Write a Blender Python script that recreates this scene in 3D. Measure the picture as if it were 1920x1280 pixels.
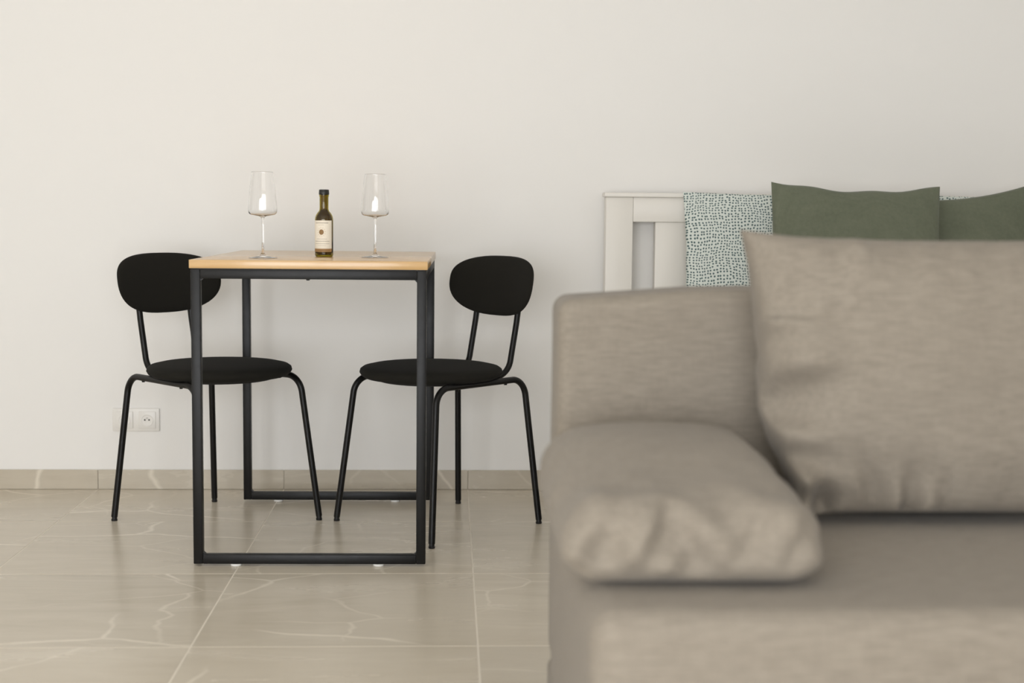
import bpy, bmesh, math, random
from mathutils import Vector, Matrix, noise
random.seed(7)
for o in list(bpy.data.objects): bpy.data.objects.remove(o)
scene = bpy.context.scene
COL = scene.collection
PI = math.pi

# ------------------------------------------------------------------ camera
cam_d = bpy.data.cameras.new('camera'); cam = bpy.data.objects.new('camera', cam_d); COL.objects.link(cam)
CAM_H = 0.9137; tilt, yaw, roll = 0.0919, 0.0444, 0.0096
d = Vector((math.sin(yaw)*math.cos(tilt), math.cos(yaw)*math.cos(tilt), -math.sin(tilt)))
r = Vector((math.cos(yaw), -math.sin(yaw), 0)); u = r.cross(d)
r2 = math.cos(roll)*r + math.sin(roll)*u; u2 = -math.sin(roll)*r + math.cos(roll)*u
cam.matrix_world = Matrix(((r2.x, u2.x, -d.x, 0), (r2.y, u2.y, -d.y, 0), (r2.z, u2.z, -d.z, CAM_H), (0, 0, 0, 1)))
cam_d.sensor_width = 36; cam_d.lens = 49.9; cam_d.clip_start = 0.05
cam_d.dof.use_dof = True; cam_d.dof.focus_distance = 3.95; cam_d.dof.aperture_fstop = 2.8
scene.camera = cam
# ------------------------------------------------------------------ world, window light, exposure
world = bpy.data.worlds.new('world'); scene.world = world; world.use_nodes = True
bg = world.node_tree.nodes['Background']; bg.inputs[0].default_value = (0.90, 0.95, 1.0, 1); bg.inputs[1].default_value = 1.0
WIN = (-2.45, 0.95, 0.03, 1.85)                 # x0 x1 z0 z1 of the glazed opening behind the camera
YF = -1.1                                       # inner face of the wall behind the camera
ld = bpy.data.lights.new('window_daylight', 'AREA'); ld.shape = 'RECTANGLE'
ld.size = WIN[1]-WIN[0]; ld.size_y = WIN[3]-WIN[2]; ld.energy = 151; ld.color = (0.935, 0.962, 1.0)
lo = bpy.data.objects.new('window_daylight', ld); COL.objects.link(lo)
lo.location = ((WIN[0]+WIN[1])/2, YF-0.25, (WIN[2]+WIN[3])/2); lo.rotation_euler = (PI/2, 0, 0)
vs = scene.view_settings
vs.view_transform = 'Standard'; vs.look = 'None'; vs.gamma = 1; vs.use_curve_mapping = False; vs.exposure = 0.0

# ------------------------------------------------------------------ helpers
def lin(c):
    return tuple((x/255/12.92 if x/255 <= .04045 else ((x/255+.055)/1.055)**2.4) for x in c) + (1,)

class NT:
    def __init__(s, name):
        s.m = bpy.data.materials.new(name); s.m.use_nodes = True; s.t = s.m.node_tree
        s.b = s.t.nodes['Principled BSDF']
    def n(s, typ, **kw):
        nd = s.t.nodes.new(typ)
        for k, v in kw.items():
            if k in nd.inputs: 
                s.set(nd.inputs[k], v)
            else: setattr(nd, k, v)
        return nd
    def set(s, sock, v):
        if isinstance(v, bpy.types.NodeSocket): s.t.links.new(v, sock)
        else: sock.default_value = v
    def B(s, k, v): s.set(s.b.inputs[k], v)
    def math(s, op, a, b=0.0, c=0.0):
        nd = s.t.nodes.new('ShaderNodeMath'); nd.operation = op
        for i, v in enumerate((a, b, c)): s.set(nd.inputs[i], v)
        return nd.outputs[0]
    def mix(s, f, a, b):
        nd = s.t.nodes.new('ShaderNodeMix'); nd.data_type = 'RGBA'
        s.set(nd.inputs[0], f); s.set(nd.inputs[6], a); s.set(nd.inputs[7], b); return nd.outputs[2]
    def ramp(s, f, a, b):
        nd = s.t.nodes.new('ShaderNodeMapRange'); nd.clamp = True
        s.set(nd.inputs[0], f); nd.inputs[1].default_value = a; nd.inputs[2].default_value = b; return nd.outputs[0]
    def coord(s, scale=(1, 1, 1), kind='Object', rnd=0.0):
        tc = s.t.nodes.new('ShaderNodeTexCoord'); v = tc.outputs[kind]
        if rnd:
            oi = s.t.nodes.new('ShaderNodeObjectInfo')
            cb = s.t.nodes.new('ShaderNodeCombineXYZ')
            s.set(cb.inputs[0], s.math('MULTIPLY', oi.outputs['Random'], rnd)); s.set(cb.inputs[1], s.math('MULTIPLY', oi.outputs['Random'], rnd*1.7))
            s.set(cb.inputs[2], s.math('MULTIPLY', oi.outputs['Random'], rnd*.6))
            va = s.t.nodes.new('ShaderNodeVectorMath'); va.operation = 'ADD'; s.set(va.inputs[0], v); s.set(va.inputs[1], cb.outputs[0]); v = va.outputs[0]
        mp = s.t.nodes.new('ShaderNodeMapping'); s.set(mp.inputs[0], v); mp.inputs['Scale'].default_value = scale
        if getattr(s, 'upright', False):          # pieces set on edge: pattern in their x-z plane
            mp.inputs['Rotation'].default_value = (PI/2, 0, 0); mp.inputs['Scale'].default_value = (scale[0], scale[2], scale[1])
        return mp.outputs[0]
    def noise(s, vec, scale=5, detail=3, rough=.5, dist=0):
        nd = s.t.nodes.new('ShaderNodeTexNoise'); s.set(nd.inputs['Vector'], vec)
        nd.inputs['Scale'].default_value = scale; nd.inputs['Detail'].default_value = detail
        nd.inputs['Roughness'].default_value = rough; nd.inputs['Distortion'].default_value = dist
        return nd.outputs[0]
    def bump(s, h, strength=.2, dist=.002):
        nd = s.t.nodes.new('ShaderNodeBump'); s.set(nd.inputs['Height'], h)
        nd.inputs['Strength'].default_value = strength; nd.inputs['Distance'].default_value = dist
        s.B('Normal', nd.outputs[0])

def plain(name, rgb, rough=.5, metal=0, spec=.5):
    t = NT(name); t.B('Base Color', lin(rgb)); t.B('Roughness', rough); t.B('Metallic', metal); t.B('Specular IOR Level', spec)
    return t

# ------------------------------------------------------------------ materials
M = {}
t = plain('wall_paint', (245, 242, 237), .85, 0, .2)
t.bump(t.noise(t.coord(), 260, 3), .06, .001); M['wall'] = t.m
t = plain('ceiling_paint', (250, 249, 247), .9); t.bump(t.noise(t.coord(), 200, 2), .04, .001); M['ceil'] = t.m
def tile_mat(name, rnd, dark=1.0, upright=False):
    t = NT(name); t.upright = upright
    c = t.coord((1, 1, 1), 'Object', rnd)
    cs = t.coord((.55, 2.6, 1), 'Object', rnd)
    n1 = t.noise(cs, 3.2, 5, .6, .6); n2 = t.noise(c, 1.3, 3, .5, .3); n3 = t.noise(t.coord((1, 7, 1), 'Object', rnd), 9, 4, .6, .4)
    base = t.mix(t.ramp(n1, .3, .72), lin((200, 188, 168)), lin((220, 210, 192)))
    base = t.mix(t.ramp(n2, .42, .75), base, lin((211, 200, 181)))
    base = t.mix(t.math('MULTIPLY', t.ramp(n3, .5, .75), .2), base, lin((188, 176, 156)))
    # pale veins: straight, slightly jagged cracks, only here and there
    def veins(seed_, sc, stretch, width, m0, m1):
        cc = t.coord(stretch, 'Object', rnd*seed_)
        wv = t.n('ShaderNodeTexNoise'); t.set(wv.inputs['Vector'], cc); wv.inputs['Scale'].default_value = 3.5; wv.inputs['Detail'].default_value = 3
        ad = t.n('ShaderNodeVectorMath', operation='MULTIPLY_ADD'); t.set(ad.inputs[0], wv.outputs['Color']); ad.inputs[1].default_value = (.16, .16, .0); t.set(ad.inputs[2], cc)
        vv = t.n('ShaderNodeTexVoronoi'); vv.voronoi_dimensions = '2D'; vv.feature = 'DISTANCE_TO_EDGE'; vv.inputs['Scale'].default_value = sc; vv.inputs['Randomness'].default_value = 1; t.set(vv.inputs['Vector'], ad.outputs[0])
        mk = t.ramp(t.noise(t.coord((1, 1, 1), 'Object', rnd*seed_*.6), 2.6, 2, .5), m0, m1)
        return t.math('MULTIPLY', t.ramp(vv.outputs['Distance'], width, width*.15), mk)
    v = t.math('MAXIMUM', veins(1.31, 1.25, (1, 1.3, 1), .012, .41, .57), t.math('MULTIPLY', veins(2.1, 2.6, (.8, 1.5, 1), .016, .46, .62), .6))
    base = t.mix(t.math('MULTIPLY', v, .9), base, lin((240, 230, 212)))
    oi = t.t.nodes.new('ShaderNodeObjectInfo')
    hs = t.t.nodes.new('ShaderNodeHueSaturation'); t.set(hs.inputs['Color'], base)
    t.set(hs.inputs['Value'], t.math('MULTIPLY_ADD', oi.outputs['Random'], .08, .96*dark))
    t.B('Base Color', hs.outputs[0]); t.B('Roughness', t.math('MULTIPLY_ADD', n1, .12, .20)); t.B('Specular IOR Level', .5)
    t.bump(n3, .03, .001)
    return t.m
M['tile'] = tile_mat('floor_stone_tile', 37.0)
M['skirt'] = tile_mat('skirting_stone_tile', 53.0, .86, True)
t = plain('grout', (232, 223, 207), .9); t.bump(t.noise(t.coord(), 400, 2), .1, .0005); M['grout'] = t.m
t = plain('black_steel', (17, 16, 15), .42, 0, .28); t.B('Roughness', t.math('MULTIPLY_ADD', t.noise(t.coord(), 60, 3), .15, .34)); t.bump(t.noise(t.coord(), 900, 2), .05, .0003); M['steel'] = t.m
t = plain('black_tube', (13, 12, 11), .38, 0, .3); t.bump(t.noise(t.coord(), 900, 2), .04, .0003); M['tube'] = t.m
t = plain('charcoal_fabric', (30, 29, 26), .95, 0, .15)
w = t.noise(t.coord((1, 1, 1)), 900, 2); t.B('Base Color', t.mix(w, lin((31, 30, 26)), lin((44, 42, 38)))); t.B('Sheen Weight', .02); t.B('Sheen Roughness', .5); t.B('Specular IOR Level', .06); t.bump(w, .25, .0006); M['seatfab'] = t.m
t = plain('black_plastic', (14, 14, 14), .5); M['plastic'] = t.m
t = plain('white_plastic_glide', (226, 224, 220), .45); M['glide'] = t.m
# oak: grain runs along the table's short side
t = NT('light_oak'); c = t.coord((1.2, 26, 26)); g = t.noise(c, 3.0, 5, .6, .35); g2 = t.noise(t.coord((.8, 90, 90)), 4, 3, .6)
b = t.mix(t.ramp(g, .3, .72), lin((220, 182, 128)), lin((202, 162, 108)))
b = t.mix(t.math('MULTIPLY', t.ramp(g2, .55, .8), .4), b, lin((182, 148, 104)))
t.B('Base Color', b); t.B('Roughness', .26); t.B('Coat Weight', .35); t.B('Coat Roughness', .10); t.bump(g2, .05, .0004); M['oak'] = t.m
# grey-beige slub linen of the sofa
def linen(name, c0, c1, c2):
    t = NT(name); a = t.noise(t.coord((12, 100, 100)), 2.2, 4, .65); bb = t.noise(t.coord((110, 14, 14)), 2.4, 4, .6); k = t.noise(t.coord(), 4, 3)
    f = t.math('MULTIPLY_ADD', a, .78, t.math('MULTIPLY', bb, .22))
    col = t.mix(t.ramp(f, .36, .64), lin(c0), lin(c1)); col = t.mix(t.math('MULTIPLY', t.ramp(k, .4, .7), .35), col, lin(c2))
    t.B('Base Color', col); t.B('Roughness', .95); t.B('Specular IOR Level', .12); t.B('Sheen Weight', .10)
    t.bump(t.math('ADD', f, t.math('MULTIPLY', t.noise(t.coord(), 420, 2), .5)), .35, .0015); return t.m
M['linen'] = linen('grey_beige_linen', (128, 119, 107), (146, 137, 124), (135, 126, 114))
t = plain('dark_sofa_foot', (30, 27, 24), .5); M['foot'] = t.m
# muslin green
t = NT('green_muslin'); a = t.noise(t.coord((3, 50, 3)), 2.5, 4, .6); k = t.noise(t.coord((30, 2, 30)), 3, 4, .6); z = t.noise(t.coord(), 3, 2)
f = t.math('MULTIPLY_ADD', a, .5, t.math('MULTIPLY', k, .5))
t.B('Base Color', t.mix(t.ramp(f, .3, .7), t.mix(z, lin((100, 104, 86)), lin((105, 111, 94))), lin((117, 121, 103)))); t.B('Roughness', .95); t.B('Specular IOR Level', .1); t.B('Sheen Weight', .15)
t.bump(t.math('ADD', f, t.math('MULTIPLY', t.noise(t.coord((200, 14, 14)), 3, 3), .6)), .5, .002); M['green'] = t.m
# white cotton with small blue-green dots
t = NT('dotted_cotton'); o3 = t.n('ShaderNodeSeparateXYZ'); t.set(o3.inputs[0], t.coord((1, 1, 1))); o4 = t.n('ShaderNodeCombineXYZ'); t.set(o4.inputs[0], o3.outputs[0]); t.set(o4.inputs[1], o3.outputs[2]); tc = o4.outputs[0]
wn = t.n('ShaderNodeTexNoise'); t.set(wn.inputs['Vector'], tc); wn.inputs['Scale'].default_value = 9; wn.inputs['Detail'].default_value = 1
vm = t.n('ShaderNodeVectorMath', operation='MULTIPLY_ADD'); t.set(vm.inputs[0], wn.outputs['Color']); vm.inputs[1].default_value = (.03, .03, .03); t.set(vm.inputs[2], tc)
vo = t.n('ShaderNodeTexVoronoi'); vo.voronoi_dimensions = '2D'; vo.feature = 'F1'; vo.inputs['Scale'].default_value = 108; vo.inputs['Randomness'].default_value = .42; t.set(vo.inputs['Vector'], vm.outputs[0])
t.B('Base Color', t.mix(t.ramp(vo.outputs['Distance'], .33, .24), lin((222, 227, 220)), lin((84, 106, 106)))); t.B('Roughness', .9); t.B('Specular IOR Level', .15)
t.bump(t.noise(tc, 500, 2), .15, .0006); M['dots'] = t.m
t = plain('white_lacquer', (236, 231, 222), .4, 0, .4); t.bump(t.noise(t.coord(), 120, 2), .02, .0005); M['lacquer'] = t.m
t = plain('mattress_cotton', (238, 236, 230), .9); t.bump(t.noise(t.coord(), 300, 2), .2, .001); M['mattress'] = t.m
t = plain('socket_plastic', (240, 236, 229), .35, 0, .45); M['socket'] = t.m
t = plain('socket_hole', (70, 66, 60), .8); M['hole'] = t.m
t = plain('steel_pin', (190, 186, 178), .3, 1); M['pin'] = t.m
t = plain('clear_glass', (255, 255, 255), .0); t.B('Transmission Weight', 1); t.B('IOR', 1.47); M['glass'] = t.m
t = plain('olive_glass', (160, 142, 26), .02); t.B('Transmission Weight', 1); t.B('IOR', 1.5); M['bottle'] = t.m
t = plain('white_wine', (190, 172, 60), .0); t.B('Transmission Weight', 1); t.B('IOR', 1.34); M['wine'] = t.m
t = plain('black_cap', (30, 29, 27), .35); M['cap'] = t.m
t = NT('window_pane'); tr = t.n('ShaderNodeBsdfTransparent'); gl = t.n('ShaderNodeBsdfGlossy'); gl.inputs['Roughness'].default_value = .02
mx = t.n('ShaderNodeMixShader'); mx.inputs[0].default_value = .06; t.set(mx.inputs[1], tr.outputs[0]); t.set(mx.inputs[2], gl.outputs[0])
t.set(t.t.nodes['Material Output'].inputs[0], mx.outputs[0]); M['pane'] = t.m
# printed bottle label: u runs round the bottle (0..1), v up (0..1)
t = NT('bottle_label_print'); uv = t.n('ShaderNodeTexCoord').outputs['UV']; sp = t.n('ShaderNodeSeparateXYZ'); t.set(sp.inputs[0], uv); U, V = sp.outputs[0], sp.outputs[1]
def band(x, a, b): return t.math('MULTIPLY', t.math('GREATER_THAN', x, a), t.math('LESS_THAN', x, b))
def letters(v0, v1, u0, u1, dens, thr):
    n = t.n('ShaderNodeTexNoise'); n.noise_dimensions = '2D'; mp = t.n('ShaderNodeMapping'); t.set(mp.inputs[0], uv); mp.inputs['Scale'].default_value = (dens, dens*.55, 1); t.set(n.inputs['Vector'], mp.outputs[0]); n.inputs['Scale'].default_value = 1; n.inputs['Detail'].default_value = 1
    return t.math('MULTIPLY', t.math('MULTIPLY', band(V, v0, v1), band(U, u0, u1)), t.math('GREATER_THAN', n.outputs[0], thr))
ink = letters(.905, .94, .28, .83, 120, .44)
for a in ((.85, .868, .42, .66, 140, .52), (.40, .42, .34, .78, 150, .48), (.325, .352, .26, .88, 130, .44), (.255, .275, .26, .88, 150, .47), (.20, .212, .40, .74, 150, .5)): ink = t.math('MAXIMUM', ink, letters(*a))
du = t.math('MULTIPLY', t.math('SUBTRACT', U, .56), .92); dv = t.math('SUBTRACT', V, .63)
rad = t.math('SQRT', t.math('ADD', t.math('MULTIPLY', du, du), t.math('MULTIPLY', dv, dv)))
disc = t.math('LESS_THAN', rad, .085)
rays = t.math('MULTIPLY', band(rad, .10, .16), t.math('GREATER_THAN', t.math('SINE', t.math('MULTIPLY', t.math('ARCTAN2', dv, du), 12)), .35))
col = t.mix(t.math('MULTIPLY', ink, .62), lin((243, 234, 216)), lin((112, 92, 70)))
col = t.mix(t.math('MULTIPLY', rays, .3), col, lin((190, 160, 110))); col = t.mix(disc, col, lin((146, 112, 66)))
strip = t.math('LESS_THAN', V, .105); col = t.mix(strip, col, lin((170, 132, 84)))
col = t.mix(t.math('MULTIPLY', letters(.03, .075, .2, .9, 120, .5), .8), col, lin((120, 84, 52)))
t.B('Base Color', col); t.B('Roughness', .6); M['label'] = t.m

# ------------------------------------------------------------------ mesh helpers
def obj(name, bm, mat, parent=None, smooth=40, loc=None, rot=None):
    me = bpy.data.meshes.new(name)
    bmesh.ops.recalc_face_normals(bm, faces=bm.faces)
    for f in bm.faces: f.smooth = smooth is not None
    bm.to_mesh(me); bm.free()
    if smooth is not None: me.set_sharp_from_angle(angle=math.radians(smooth))
    me.materials.append(M[mat])
    o = bpy.data.objects.new(name, me); COL.objects.link(o)
    if parent: o.parent = parent
    if loc: o.location = loc
    if rot: o.rotation_euler = rot
    return o
def inst(o, parent=None, loc=None, rot=None):
    c = o.copy(); COL.objects.link(c)
    if parent is not None: c.parent = parent
    if loc: c.location = loc
    if rot: c.rotation_euler = rot
    return c
def tag(o, label, cat, group=None):
    o['label'] = label; o['category'] = cat
    if group: o['group'] = group
    return o
def thing(name, label, cat, loc=(0, 0, 0), rz=0, group=None):
    o = bpy.data.objects.new(name, None); COL.objects.link(o); o.location = loc; o.rotation_euler = (0, 0, rz); o.empty_display_size = .1
    return tag(o, label, cat, group)
def struct(o): o['kind'] = 'structure'; return o

def box(lo, hi, bev=0.0, seg=2, bm=None):
    b = bm or bmesh.new(); n0 = len(b.verts)
    vs = [b.verts.new((lo[0] if i & 1 == 0 else hi[0], lo[1] if i & 2 == 0 else hi[1], lo[2] if i & 4 == 0 else hi[2])) for i in range(8)]
    fs = [b.faces.new([vs[i] for i in q]) for q in ((0, 1, 3, 2), (4, 6, 7, 5), (0, 4, 5, 1), (2, 3, 7, 6), (0, 2, 6, 4), (1, 5, 7, 3))]
    if bev:
        es = list({e for f in fs for e in f.edges}); bmesh.ops.bevel(b, geom=es, offset=bev, segments=seg, affect='EDGES', profile=.5)
    return b
def rbox(lo, hi, rr, n=(8, 8, 8), disp=None):
    """soft upholstered block: grid box whose edges are rolled to radius rr"""
    lo, hi = Vector(lo), Vector(hi); ax = []
    for k in range(3):
        e = [rr*(1-math.cos(a*PI/2/6)) if 0 else rr*a/6 for a in range(7)]
        mid = [lo[k]+rr+(hi[k]-lo[k]-2*rr)*i/n[k] for i in range(1, n[k])]
        ax.append([lo[k]+x for x in e]+mid+[hi[k]-x for x in reversed(e)])
    bm = bmesh.new()
    def mp(p):
        q = Vector([min(max(p[k], lo[k]+rr), hi[k]-rr) for k in range(3)]); dd = p-q
        m = max(abs(x) for x in dd)
        if m > 1e-9: p = q + dd.normalized()*m if dd.length > m*1.0001 else p
        return Vector(disp(p)) if disp else p
    for k in range(3):
        a, b2 = (k+1) % 3, (k+2) % 3
        for side in (lo[k], hi[k]):
            g = []
            for i in ax[a]:
                row = []
                for j in ax[b2]:
                    p = Vector((0, 0, 0)); p[k] = side; p[a] = i; p[b2] = j; row.append(bm.verts.new(mp(p)))
                g.append(row)
            for i in range(len(g)-1):
                for j in range(len(g[0])-1): bm.faces.new((g[i][j], g[i+1][j], g[i+1][j+1], g[i][j+1]))
    bmesh.ops.remove_doubles(bm, verts=bm.verts, dist=1e-5)
    return bm
def fillet(pts, radii, seg=8):
    pts = [Vector(p) for p in pts]; out = [pts[0]]
    for i in range(1, len(pts)-1):
        p = pts[i]; a = (pts[i-1]-p); b = (pts[i+1]-p); rr = radii[i-1]
        if rr <= 0: out.append(p); continue
        a.normalize(); b.normalize(); ang = a.angle(b); dd = min(rr/math.tan(ang/2), .49*(pts[i-1]-p).length if i > 1 else .9*(pts[i-1]-p).length, .9*(pts[i+1]-p).length)
        rr = dd*math.tan(ang/2); c = p+(a+b).normalized()*(rr/math.sin(ang/2)); s = p+a*dd-c; e = p+b*dd-c; th = s.angle(e)
        for k in range(seg+1):
            f = k/seg; out.append(c+(s*math.sin((1-f)*th)+e*math.sin(f*th))/math.sin(th))
    out.append(pts[-1]); return out
def tube(pts, rad, seg=14, bm=None, cap=True):
    bm = bm or bmesh.new(); pts = [Vector(p) for p in pts]; n = len(pts); rings = []
    tn = [(pts[min(i+1, n-1)]-pts[max(i-1, 0)]).normalized() for i in range(n)]
    x = tn[0].orthogonal().normalized()
    for i in range(n):
        x = (x-tn[i]*x.dot(tn[i])).normalized(); y = tn[i].cross(x); rr = rad[i] if isinstance(rad, (list, tuple)) else rad
        rings.append([bm.verts.new(pts[i]+(x*math.cos(2*PI*k/seg)+y*math.sin(2*PI*k/seg))*rr) for k in range(seg)])
    for i in range(n-1):
        for k in range(seg): bm.faces.new((rings[i][k], rings[i][(k+1) % seg], rings[i+1][(k+1) % seg], rings[i+1][k]))
    if cap: bm.faces.new(rings[0]); bm.faces.new(rings[-1])
    return bm
def lathe(prof, seg=48, bm=None):
    bm = bm or bmesh.new(); rings = []
    for (rr, z) in prof:
        if rr < 1e-6: rings.append([bm.verts.new((0, 0, z))])
        else: rings.append([bm.verts.new((rr*math.cos(2*PI*k/seg), rr*math.sin(2*PI*k/seg), z)) for k in range(seg)])
    for a, b in zip(rings, rings[1:]):
        for k in range(seg):
            k2 = (k+1) % seg
            if len(a) == 1 and len(b) == 1: continue
            if len(a) == 1: bm.faces.new((a[0], b[k], b[k2]))
            elif len(b) == 1: bm.faces.new((a[k], a[k2], b[0]))
            else: bm.faces.new((a[k], a[k2], b[k2], b[k]))
    return bm
def arc(cx, cz, rr, a0, a1, n=8):
    return [(cx+rr*math.cos(math.radians(a0+(a1-a0)*i/n)), cz+rr*math.sin(math.radians(a0+(a1-a0)*i/n))) for i in range(n+1)]
def sstep(x, a, b):
    x = min(max((x-a)/(b-a), 0), 1); return x*x*(3-2*x)

# ------------------------------------------------------------------ room shell
YW = 4.611; XL, XR = -2.75, 2.85; ZC = 2.62; TH = .12
floor = struct(obj('floor', box((XL-TH, YF-.4, -.12), (XR+TH, YW+TH, -.0003)), 'grout', None, None))
wb = struct(obj('wall_back', box((XL-TH, YW, -.1), (XR+TH, YW+TH, ZC)), 'wall', None, None))
wl = struct(obj('wall_left', box((XL-TH, YF-.3, -.1), (XL, YW, ZC)), 'wall', None, None))
wr = struct(obj('wall_right', box((XR, YF-.3, -.1), (XR+TH, YW, ZC)), 'wall', None, None))
struct(obj('ceiling', box((XL-TH, YF-.3, ZC), (XR+TH, YW+TH, ZC+.12)), 'ceil', None, None))
bm = bmesh.new()
for a in (((XL, ZC*0-.1), (WIN[0], ZC)), ((WIN[1], -.1), (XR, ZC)), ((WIN[0], -.1), (WIN[1], WIN[2])), ((WIN[0], WIN[3]), (WIN[1], ZC))):
    box((a[0][0], YF-.2, a[0][1]), (a[1][0], YF, a[1][1]), bm=bm)
struct(obj('wall_front', bm, 'wall', None, None))
bm = bmesh.new(); xm = (WIN[0]+WIN[1])/2; fw = .06
for a, b in (((WIN[0], WIN[2]), (WIN[0]+fw, WIN[3])), ((WIN[1]-fw, WIN[2]), (WIN[1], WIN[3])), ((xm-fw, WIN[2]), (xm+fw, WIN[3])), ((WIN[0]+fw, WIN[2]), (xm-fw, WIN[2]+fw)), ((xm+fw, WIN[2]), (WIN[1]-fw, WIN[2]+fw)), ((WIN[0]+fw, WIN[3]-fw), (xm-fw, WIN[3])), ((xm+fw, WIN[3]-fw), (WIN[1]-fw, WIN[3]))):
    box((a[0], YF-.13, a[1]), (b[0], YF-.06, b[1]), .004, 1, bm)
win = struct(obj('window_1', bm, 'lacquer', None, None))
for a, b in ((WIN[0]+fw, xm-fw), (xm+fw, WIN[1]-fw)): obj('pane', box((a, YF-.1, WIN[2]+fw), (b, YF-.092, WIN[3]-fw)), 'pane', win, None)
# floor tiles, 0.6 m grid
TX, TY, TS, J = -.5364, 3.5195, .6, .0038
def tile_bm(w, l, h=.0007, b=.0003):
    return box((-w/2+J/2, -l/2+J/2, -h), (w/2-J/2, l/2-J/2, 0), b, 1)
xs = [TX+TS*k for k in range(-4, 7)]; ys = [TY+TS*k for k in range(-10, 3)]
cuts = {}
for i in range(len(xs)-1):
    for j in range(len(ys)-1):
        x0, x1 = max(xs[i], XL), min(xs[i+1], XR); y0, y1 = max(ys[j], YF), min(ys[j+1], YW-.0096)
        if x1-x0 < .02 or y1-y0 < .02: continue
        key = (round(x1-x0, 3), round(y1-y0, 3)); loc = ((x0+x1)/2, (y0+y1)/2, 0)
        if key in cuts: inst(cuts[key], floor, loc)
        else: cuts[key] = obj('tile', tile_bm(x1-x0, y1-y0), 'tile', floor, None, loc)
# stone skirting, cut from the same tile
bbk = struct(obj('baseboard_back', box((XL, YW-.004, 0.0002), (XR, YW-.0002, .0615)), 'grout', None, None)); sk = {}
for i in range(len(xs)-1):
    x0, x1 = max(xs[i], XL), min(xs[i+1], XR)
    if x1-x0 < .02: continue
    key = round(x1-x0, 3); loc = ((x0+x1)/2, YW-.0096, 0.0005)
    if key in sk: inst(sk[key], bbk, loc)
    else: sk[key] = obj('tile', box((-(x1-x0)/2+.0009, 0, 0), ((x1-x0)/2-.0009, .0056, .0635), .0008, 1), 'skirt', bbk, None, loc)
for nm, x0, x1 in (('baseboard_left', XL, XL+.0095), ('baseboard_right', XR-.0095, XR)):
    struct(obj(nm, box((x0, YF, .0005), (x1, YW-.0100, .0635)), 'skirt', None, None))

# ------------------------------------------------------------------ dining table
TW, TD, TH_ = .5984, .8397, .7838
table = thing('dining_table', 'narrow dining table with light oak top on square black steel frame', 'table', (-.6535, 3.5928, 0), -.0136)
obj('tabletop', box((0, 0, TH_-.0215), (TW, TD, TH_), .0016, 2), 'oak', table, 40)
s = .024; i0 = .003; zb, zt = .006, TH_-.0235
def leg_bm(x, y, sx):
    bm = box((x, y, zb), (x+s, y+s, zt), .0022, 2)
    for z, dz in ((zb+s, 1), (zt-s, -1)):                      # weld fillets in the inner corners
        xi = x+s if sx > 0 else x; ww = .007
        v = [bm.verts.new(p) for yy in (y+.003, y+s-.003) for p in ((xi-sx*.001, yy, z-dz*.001), (xi+sx*ww, yy, z-dz*.001), (xi-sx*.001, yy, z+dz*ww))]
        for f in ((0, 1, 2), (3, 5, 4), (0, 3, 4, 1), (1, 4, 5, 2), (2, 5, 3, 0)): bm.faces.new([v[k] for k in f])
    return bm
for y in (i0, TD-i0-s):
    obj('leg', leg_bm(i0, y, 1), 'steel', table); obj('leg', leg_bm(TW-i0-s, y, -1), 'steel', table)
    obj('top_rail', box((i0+s, y+.0003, zt-s), (TW-i0-s, y+s-.0003, zt), .0018, 2), 'steel', table)
    obj('floor_rail', box((i0+s, y+.0003, zb), (TW-i0-s, y+s-.0003, zb+s), .0018, 2), 'steel', table)
    for x in (.11, .475):
        obj('glide', lathe([(0, 0), (.014, 0), (.015, .001), (.015, .0058), (0, .0058)], 24), 'glide', table, 40, (x, y+s/2, 0.0002))
for x in (i0, TW-i0-s):
    obj('side_rail', box((x+.0003, i0+s, zt-s), (x+s-.0003, TD-i0-s, zt), .0018, 2), 'steel', table)
obj('spacer_pad', box((i0+.004, i0+.004, zt), (TW-i0-.004, TD-i0-.004, TH_-.0215)), 'plastic', table, None)
obj('bolt', lathe([(0, 0), (.004, .0005), (.005, .0025), (.005, .004), (0, .004)], 16), 'steel', table, 40, (.296, i0+s/2, zt-s-.0035))

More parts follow.
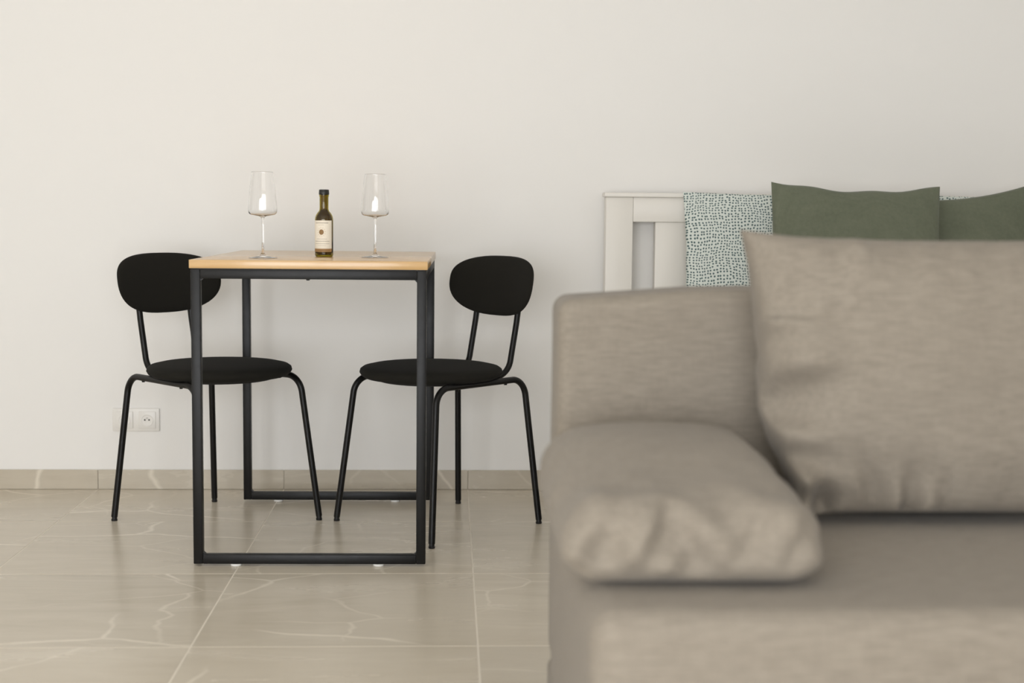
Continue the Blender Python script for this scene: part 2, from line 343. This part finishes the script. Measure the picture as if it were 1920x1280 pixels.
# ------------------------------------------------------------------ chairs
def chair_seat():
    R = .206; prof = [(0, .428), (.12, .428), (.165, .4300)]
    prof += [(.190, .4345), (.201, .4415), (.206, .450), (.2035, .459), (.195, .465), (.175, .4695), (.13, .473), (.07, .4745), (0, .475)]
    bm = lathe(prof, 64)
    for v in bm.verts: v.co.y = v.co.y*1.0
    return bm
def chair_back():
    """curved padded backrest, built as front and rear skins of a rounded bean outline"""
    W, zc, up, dn = .187, .702, .077, .100; N = 64; K = 9; bm = bmesh.new()
    def outl(a):
        c, s_ = math.cos(a), math.sin(a); e = 2/2.9 if s_ > 0 else 2/2.25
        return math.copysign(abs(c)**(2/2.6), c)*W, math.copysign(abs(s_)**e, s_)*(up if s_ > 0 else dn)
    rings = {}
    def pt(x, z, off):
        y = -.222 + x*x*1.2 - (z)*.17 + off               # wraps forward at the ends, leans back at the top
        return (x, y, zc+z)
    skins = []
    for sgn in (1, -1):
        sk_ = []
        for k in range(K+1):
            f = k/K; row = []
            for i in range(N):
                ox, oz = outl(2*PI*i/N); g = math.sin(f*PI/2)
                th = (.0135 if sgn > 0 else .009)*math.sqrt(max(0, 1-g**6))
                row.append(bm.verts.new(pt(ox*g, oz*g, sgn*th)))
            sk_.append(row)
        skins.append(sk_)
        for k in range(1, K):
            for i in range(N): bm.faces.new((sk_[k][i], sk_[k][(i+1) % N], sk_[k+1][(i+1) % N], sk_[k+1][i]))
        bmesh.ops.remove_doubles(bm, verts=sk_[0], dist=1e-6)
    bm.verts.ensure_lookup_table()
    bm2 = bm
    bmesh.ops.remove_doubles(bm2, verts=bm2.verts, dist=1e-5)
    # close the centre fans
    bnd = [e for e in bm2.edges if e.is_boundary]
    bmesh.ops.holes_fill(bm2, edges=bnd, sides=0)
    loose = [v for v in bm2.verts if not v.link_faces]
    bmesh.ops.delete(bm2, geom=loose, context='VERTS')
    return bm2
chair_parts = []
def build_chair(label, loc, rz):
    t_ = thing('dining_chair', label, 'chair', loc, rz, 'chairs at the dining table')
    obj('seat', chair_seat(), 'seatfab', t_, 60, (0, .042, 0))
    obj('seat_base', lathe([(0, .4235), (.140, .4235), (.150, .425), (.152, .4295), (0, .4295)], 48), 'plastic', t_, 40, (0, .042, 0))
    obj('backrest', chair_back(), 'seatfab', t_, 75)
    rt = .0093; zr = .4275
    for sx in (1, -1):
        F = Vector((sx*.222, .217, .012)); Bk = Vector((sx*.184, -.217, .012))
        Ft = Vector((sx*.187, .174, zr)); Bt = Vector((sx*.149, -.183, zr)); mid = (Ft+Bt)/2
        for foot, top in ((F, Ft), (Bk, Bt)):
            lg = obj('leg', tube(fillet([foot, top, mid], [.052], 12), rt), 'tube', t_, 50)
            dr = (top-foot).normalized()
            obj('foot_cap', tube([foot-Vector((0, 0, .0118)), foot-Vector((0, 0, .007)), foot-Vector((0, 0, .006)), foot+dr*.004], [.0086, .0092, .0078, .0078]), 'plastic', lg, 40)
        for f in (.22, .78):
            p = Ft.lerp(Bt, f); obj('screw', lathe([(0, -.004), (.004, -.0035), (.005, -.001), (.005, .002), (0, .002)], 14), 'tube', t_, 40, (p.x, p.y, zr-rt+.0005))
        x = sx*.092
        obj('back_support', tube(fillet([(x, -.05, .4315), (x, -.173, .4315), (x, -.2045, .585), (x, -.2265, .72)], [.055, .15], 10), .0088), 'tube', t_, 50)
    return t_
def head(fx, fy): return math.atan2(fy, fx)-PI/2
build_chair('black dining chair beside the wall socket, facing across the table', (-.6905, 4.123, 0), head(.745, -.667))
build_chair('black dining chair standing between the table and the grey sofa', (-.0189, 4.098, 0), head(-.770, -.638))

# ------------------------------------------------------------------ wine glasses and bottle
def glass_bm():
    o = [(0, 0.0006), (.030, .0004), (.0372, .0010), (.0376, .0018), (.030, .0030), (.016, .0050), (.0075, .0085), (.0045, .0140), (.0032, .0260), (.0027, .050), (.0027, .085), (.0032, .0995), (.0048, .1062), (.0095, .1095), (.024, .1118)]
    o += [(.031, .1132), (.0352, .1162), (.0371, .1205), (.0374, .1260), (.0366, .140), (.0345, .165), (.0331, .18), (.0312, .195), (.0294, .21), (.0280, .2205), (.02765, .2230), (.0276, .2235)]
    w_ = .0011
    inn = [(.0273, .2238), (.0270, .2236), (.02695, .2230), (.0272, .2205), (.0286, .21), (.0304, .195), (.0323, .18), (.0337, .165), (.0358, .140), (.0366, .127), (.0362, .1215), (.0343, .1173), (.0305, .1145), (.0236, .1130), (.010, .1112), (0, .1108)]
    return lathe(o+inn, 64)
gm = None
for lab, loc in (('clear stemmed wine glass on the oak table, on the socket side of the bottle', (-.4868, 3.7335, TH_)), ('clear stemmed wine glass on the oak table, on the sofa side of the bottle', (-.201, 3.842, TH_))):
    g = thing('wine_glass', lab, 'wine glass', loc, 0, 'wine glasses on the table')
    if gm is None: gm = obj('glass_body', glass_bm(), 'glass', g, 60)
    else: inst(gm, g)
bt = thing('wine_bottle', 'small olive green wine bottle with cream label between two wine glasses', 'bottle', (-.3419, 3.8976-.004, TH_))
bR, nR = .0248, .0121
outer = [(0, .002), (.016, .0012), (.0215, .0003), (.0238, .0018), (bR, .0055), (bR, .101)] + [(bR-.0008, .1075), (bR-.0030, .1135), (bR-.0065, .1190), (.0145, .1232), (.0128, .1268), (nR, .131), (nR, .162), (.0132, .1645), (.0132, .1735), (nR-.001, .1765)]
inner = [(.0092, .1765), (.0095, .131), (.0105, .1262), (.0128, .1220), (.0165, .1175), (.0200, .1120), (.0222, .106), (.0228, .1), (.0228, .009), (.019, .0055), (0, .0065)]
obj('glass_body', lathe(outer+inner, 56), 'bottle', bt, 50)
obj('wine', lathe([(0, .0068), (.0186, .0058), (.0225, .0092), (.0225, .1), (.0219, .106), (.0197, .1119), (.0162, .1173), (.0125, .1217), (.0102, .1258), (.0098, .128), (0, .128)], 48), 'wine', bt, 50)
cp = [(0, .182), (.0118, .182), (.0134, .1808), (.0136, .1790), (.0131, .1780), (.0137, .1768), (.0137, .1735), (.0139, .1728), (.0139, .1690), (.0135, .1682), (.0125, .1682), (.0125, .177), (0, .177)]
obj('screw_cap', lathe([(a+.0002 if a > .012 else a, z) for a, z in cp], 40), 'cap', bt, 30)
bm = bmesh.new(); uvl = bm.loops.layers.uv.new('UVMap'); a0, a1, n = -104, 60, 48; rows = []
for i in range(n+1):
    a = math.radians(-90+a0+(a1-a0)*i/n); rows.append([bm.verts.new(((bR+.0002)*math.cos(a), (bR+.0002)*math.sin(a), z)) for z in (.0135, .0985)])
for i in range(n):
    f = bm.faces.new((rows[i][0], rows[i+1][0], rows[i+1][1], rows[i][1]))
    for lp, uvv in zip(f.loops, ((i/n, 0), ((i+1)/n, 0), ((i+1)/n, 1), (i/n, 1))): lp[uvl].uv = uvv
lb = obj('paper_label', bm, 'label', bt, 60); lb['label'] = 'cream paper label with brown emblem and brown strip'

# ------------------------------------------------------------------ wall socket
so = thing('wall_socket', 'white double electric wall socket set low on the wall', 'socket', (-1.0125, YW, .2275))
obj('frame', box((-.0755, -.008, -.0375), (.0755, -.0002, .0375), .003, 2), 'socket', so)
for sx in (-.0365, .0365):
    ins = obj('socket_insert', box((-.0275, -.0115, -.0275), (.0275, -.0078, .0275), .002, 2), 'socket', so, 40, (sx, 0, 0))
    dsh = obj('dish', lathe([(0, .0012), (.0165, .0012), (.0175, .0022), (.0195, .0022), (.0195, 0), (0, 0)], 32), 'socket', ins, 40, (0, -.0113, -.001), (PI/2, 0, 0))
    for hx in (-.0068, .0068): obj('contact_hole', lathe([(0, .0008), (.0027, .0008), (.0027, 0), (0, 0)], 16), 'hole', ins, None, (hx, -.0123, .0005), (PI/2, 0, 0))
    obj('earth_pin', lathe([(0, .006), (.0015, .0055), (.0022, .004), (.0022, 0), (0, 0)], 14), 'pin', ins, 40, (0, -.0123, .0065), (PI/2, 0, 0))

# ------------------------------------------------------------------ pillows
def pillow(w, h, T, pinch=.06, p=.42, N=56, wr=.004, seed=0, top=None, side=None, crease=.0, exp=2.0, pinz=None, expz=None, cx=None):
    pinz = pinch if pinz is None else pinz; expz = expz or exp
    """w,h in local x,z; thickness along y. corners stay out, edges draw in, cloth puckers near the seams"""
    bm = bmesh.new(); off = Vector((seed*3.7, seed*1.3, seed*2.1)); G = {}
    for sgn in (1, -1):
        for i in range(N+1):
            for j in range(N+1):
                a = -1+2*i/N; b = -1+2*j/N; a = math.sin(a*PI/2)*.55+a*.45; b = math.sin(b*PI/2)*.55+b*.45
                x = w/2*a*(1-pinch*(1-abs(b)**exp)); z = h/2*b*(1-pinz*(1-abs(a)**expz))
                th = T/2*((1-a*a)*(1-b*b))**p
                edge = max(abs(a), abs(b)); corner = abs(a*b)
                q = Vector((x, sgn*.35, z))*1.0+off
                wn_ = noise.noise(q*7)*.6+noise.noise(q*15)*.4
                # puckers running in from the seams
                e1 = sstep(abs(a), .45, .98)*(1-sstep(abs(a), .985, 1.0)); e2 = sstep(abs(b), .45, .98)*(1-sstep(abs(b), .985, 1.0))
                pk = e1*noise.noise(Vector((a*1.4, z*24, sgn*3))+off)+e2*noise.noise(Vector((x*24, b*1.4, sgn*5))+off)
                onrim = i in (0, N) or j in (0, N)
                y = sgn*(0 if onrim else max(.0015, th+wr*wn_*(1-edge**4)*2+crease*pk*(cx(a, b) if cx else 1)))
                if top: z += top(a)*sstep(b, -.2, 1)
                if side: x += side(b)*sstep(-a, -.2, 1)
                y += .004*noise.noise(q*5) if onrim else .004*noise.noise(q*5)*edge**3
                if sgn < 0 and onrim: continue
                G[(sgn, i, j)] = bm.verts.new((x, y, z))
    g = lambda s_, i, j: G.get((s_, i, j)) or G[(1, i, j)]
    for sgn in (1, -1):
        for i in range(N):
            for j in range(N):
                f = [g(sgn, i, j), g(sgn, i+1, j), g(sgn, i+1, j+1), g(sgn, i, j+1)]
                bm.faces.new(f if sgn > 0 else f[::-1])
    return bm

# ------------------------------------------------------------------ bed behind the sofa
BX0, BX1 = .497, 2.14; HY0, HY1 = 4.525, 4.585; HT = .974
bed = thing('bed', 'white wooden bed with slatted headboard against the wall', 'bed', (BX0, HY1, 0))
def bp(name, lo, hi, b=.003): return obj(name, box(tuple(Vector(lo)-Vector((BX0, HY1, 0))), tuple(Vector(hi)-Vector((BX0, HY1, 0))), b, 2), 'lacquer', bed)
hb = bp('headboard', (BX0+.087, HY0, .882), (BX1-.087, HY1-.004, HT-.0142), .0018)
def hp(name, lo, hi, b=.002):
    o_ = bp(name, lo, hi, b); o_.parent = hb; return o_
hp('post', (BX0, HY0-.001, 0.0002), (BX0+.0865, HY1-.004, HT-.0142)); hp('post', (BX1-.0865, HY0-.001, 0.0002), (BX1, HY1-.004, HT-.0142))
hp('cap_rail', (BX0-.006, HY0-.012, HT-.014), (BX1+.006, HY1, HT), .003)
hp('lower_rail', (BX0+.087, HY0+.003, .30), (BX1-.087, HY1-.006, .40))
k = 0; x = BX0+.16
while x+.13 < BX1-.08:
    hp('slat', (x, HY0+.008, .4003), (x+.132, HY1-.012, .8817), .002); x += .2008
for a, b in ((BX0+.02, BX0+.045), (BX1-.045, BX1-.02)): bp('side_rail', (a, 2.52, .22), (b, HY0-.0015, .38))
bp('footboard', (BX0+.045, 2.48, .22), (BX1-.045, 2.5195, .38))
for a in (BX0, BX1-.06): bp('leg', (a, 2.47, .0002), (a+.06, 2.5195, .40))
mt = tag(obj('mattress', rbox((BX0+.05, 2.53, .28), (BX1-.05, HY0-.02, .485), .04, (6, 6, 2)), 'mattress'), 'white mattress on the bed under the leaning pillows', 'mattress')

def put(o, loc, rx=0, rz=0, ry=0): o.location = loc; o.rotation_euler = (rx, ry, rz); return o
p1 = put(obj('pillow', pillow(.70, .49, .09, .03, .42, seed=1, wr=.003, crease=.002), 'dots', None, 70), (1.085, 4.452, .734), -.10)
tag(p1, 'white pillow with blue-green dots, beside the bare headboard slat', 'pillow', 'dotted pillows on the bed')
p2 = put(obj('pillow', pillow(.66, .48, .09, .03, .42, seed=2, wr=.003, crease=.002), 'dots', None, 70), (1.790, 4.452, .738), -.10)
tag(p2, 'white pillow with blue-green dots, almost hidden by a green cushion', 'pillow', 'dotted pillows on the bed')
p3 = put(obj('pillow', pillow(.515, .51, .13, .02, .42, seed=3, wr=.004, crease=.005, pinz=.02, expz=3, top=lambda a: -.012*(1-a*a)-.012*sstep(a, -1, .2)+.003*math.sin(a*9)), 'green', None, 70), (1.228, 4.25, .756), -.12, -.02)
tag(p3, 'olive green cushion leaning on the dotted pillow, its upper edge sagging', 'cushion', 'green cushions on the bed')
p4 = put(obj('pillow', pillow(.54, .50, .10, .05, .42, seed=4, wr=.004, crease=.005, top=lambda a: -.024*(1-a*a)+.008*a), 'green', None, 70), (1.557, 4.362, .748), -.10, .0, -.03)
tag(p4, 'olive green cushion tucked behind the other green cushion', 'cushion', 'green cushions on the bed')

# ------------------------------------------------------------------ sofa
SX0, SX1 = .166, 2.18; SZ = .45
sofa = thing('sofa', 'armless grey-beige linen sofa with low upright backrest', 'sofa', (SX0, 1.6, 0))
O = Vector((SX0, 1.6, 0))
def lump(p, amp=.004, sc=3.0, sd=0):
    return Vector(p)+Vector((noise.noise(Vector(p)*sc+Vector((sd, 0, 0))), noise.noise(Vector(p)*sc+Vector((0, sd+9, 0))), noise.noise(Vector(p)*sc+Vector((0, 0, sd+17)))))*amp
def sofa_part(name, lo, hi, rr, n, disp=None):
    f = (lambda p: lump(disp(p) if disp else p, .0025 if name == 'seat' else .004, 3.5, len(name))-O)
    return obj(name, rbox(lo, hi, rr, n, f), 'linen', sofa, 70)
sofa_part('seat', (SX0, 1.595, .145), (SX1, 2.245, SZ), .035, (20, 8, 4), lambda p: p+Vector((0, 0, 0.0*math.sin(PI*min(max((p.y-1.6)/.65, 0), 1)) if p.z > .4 else 0)))
sofa_part('base', (SX0+.008, 1.605, .05), (SX1-.008, 2.425, .1425), .02, (12, 6, 2))
sofa_part('backrest', (SX0+.008, 2.252, .145), (SX1, 2.425, .790), .026, (20, 3, 8), lambda p: p+Vector((0, .012*(p.z-.45), -.016*(1-sstep(p.x, .17, .42))*sstep(p.z, .45, .79))))
for a in (SX0+.06, SX1-.12):
    for b in (1.66, 2.33): obj('foot', box((a-O.x, b-O.y, .0002), (a+.06-O.x, b+.06-O.y, .052), .004, 2), 'foot', sofa)
c1 = obj('cushion', pillow(.585, .44, .20, .09, .33, 96, wr=.005, seed=5, crease=.045, exp=2.0, pinz=.05, expz=7, top=lambda a: -.006*(1-a*a), side=lambda b: .065*sstep(-b, .1, 1.0), cx=lambda a, b: 1.3 if a < 0 and b < .35 else .35), 'linen', None, 70)
put(c1, (.735, 2.120, .672), -.17, .0)
tag(c1, 'large grey-beige back cushion standing upright on the sofa seat', 'cushion')
CX0, CX1, CY0, CY1 = .138, .474, 1.688, 2.185
def plump(p):
    """flat-bottomed cushion: domed top, higher at the backrest end, gathered cloth on the short end"""
    ua = (p.x-(CX0+CX1)/2)/((CX1-CX0)/2); vb = (p.y-CY0)/(CY1-CY0); hz = p.z/.135
    z = p.z*(.80+.26*sstep(vb, .0, .75))*(1-.20*hz*abs(ua)**3)
    x = p.x-.006*sstep(hz, .2, 1)*ua; y = p.y
    q = Vector((p.x, p.y, p.z))
    ef = sstep(1-vb, .62, .98)
    fold = noise.noise(Vector((p.x*17+p.z*9, p.z*4, 3.1)))*.044+noise.noise(Vector((p.x*34-p.z*14, p.z*8, 9.4)))*.019
    y += ef*fold*sstep(hz, .02, .4); z += ef*noise.noise(Vector((p.x*15, p.y*9, 1.7)))*.02*hz
    es = sstep(abs(ua), .7, 1); x += es*noise.noise(Vector((p.y*16, p.z*16, 5.5)))*.008*hz
    z += noise.noise(q*6)*.006*hz
    return Vector((x, y, z))-Vector(((CX0+CX1)/2, (CY0+CY1)/2, 0))
c2 = obj('cushion', rbox((CX0, CY0, 0), (CX1, CY1, .135), .052, (26, 26, 6), plump), 'linen', None, 80)
put(c2, ((CX0+CX1)/2, (CY0+CY1)/2, SZ+.0035), 0, 0)
tag(c2, 'plump grey-beige cushion lying flat on the end of the sofa seat', 'cushion')
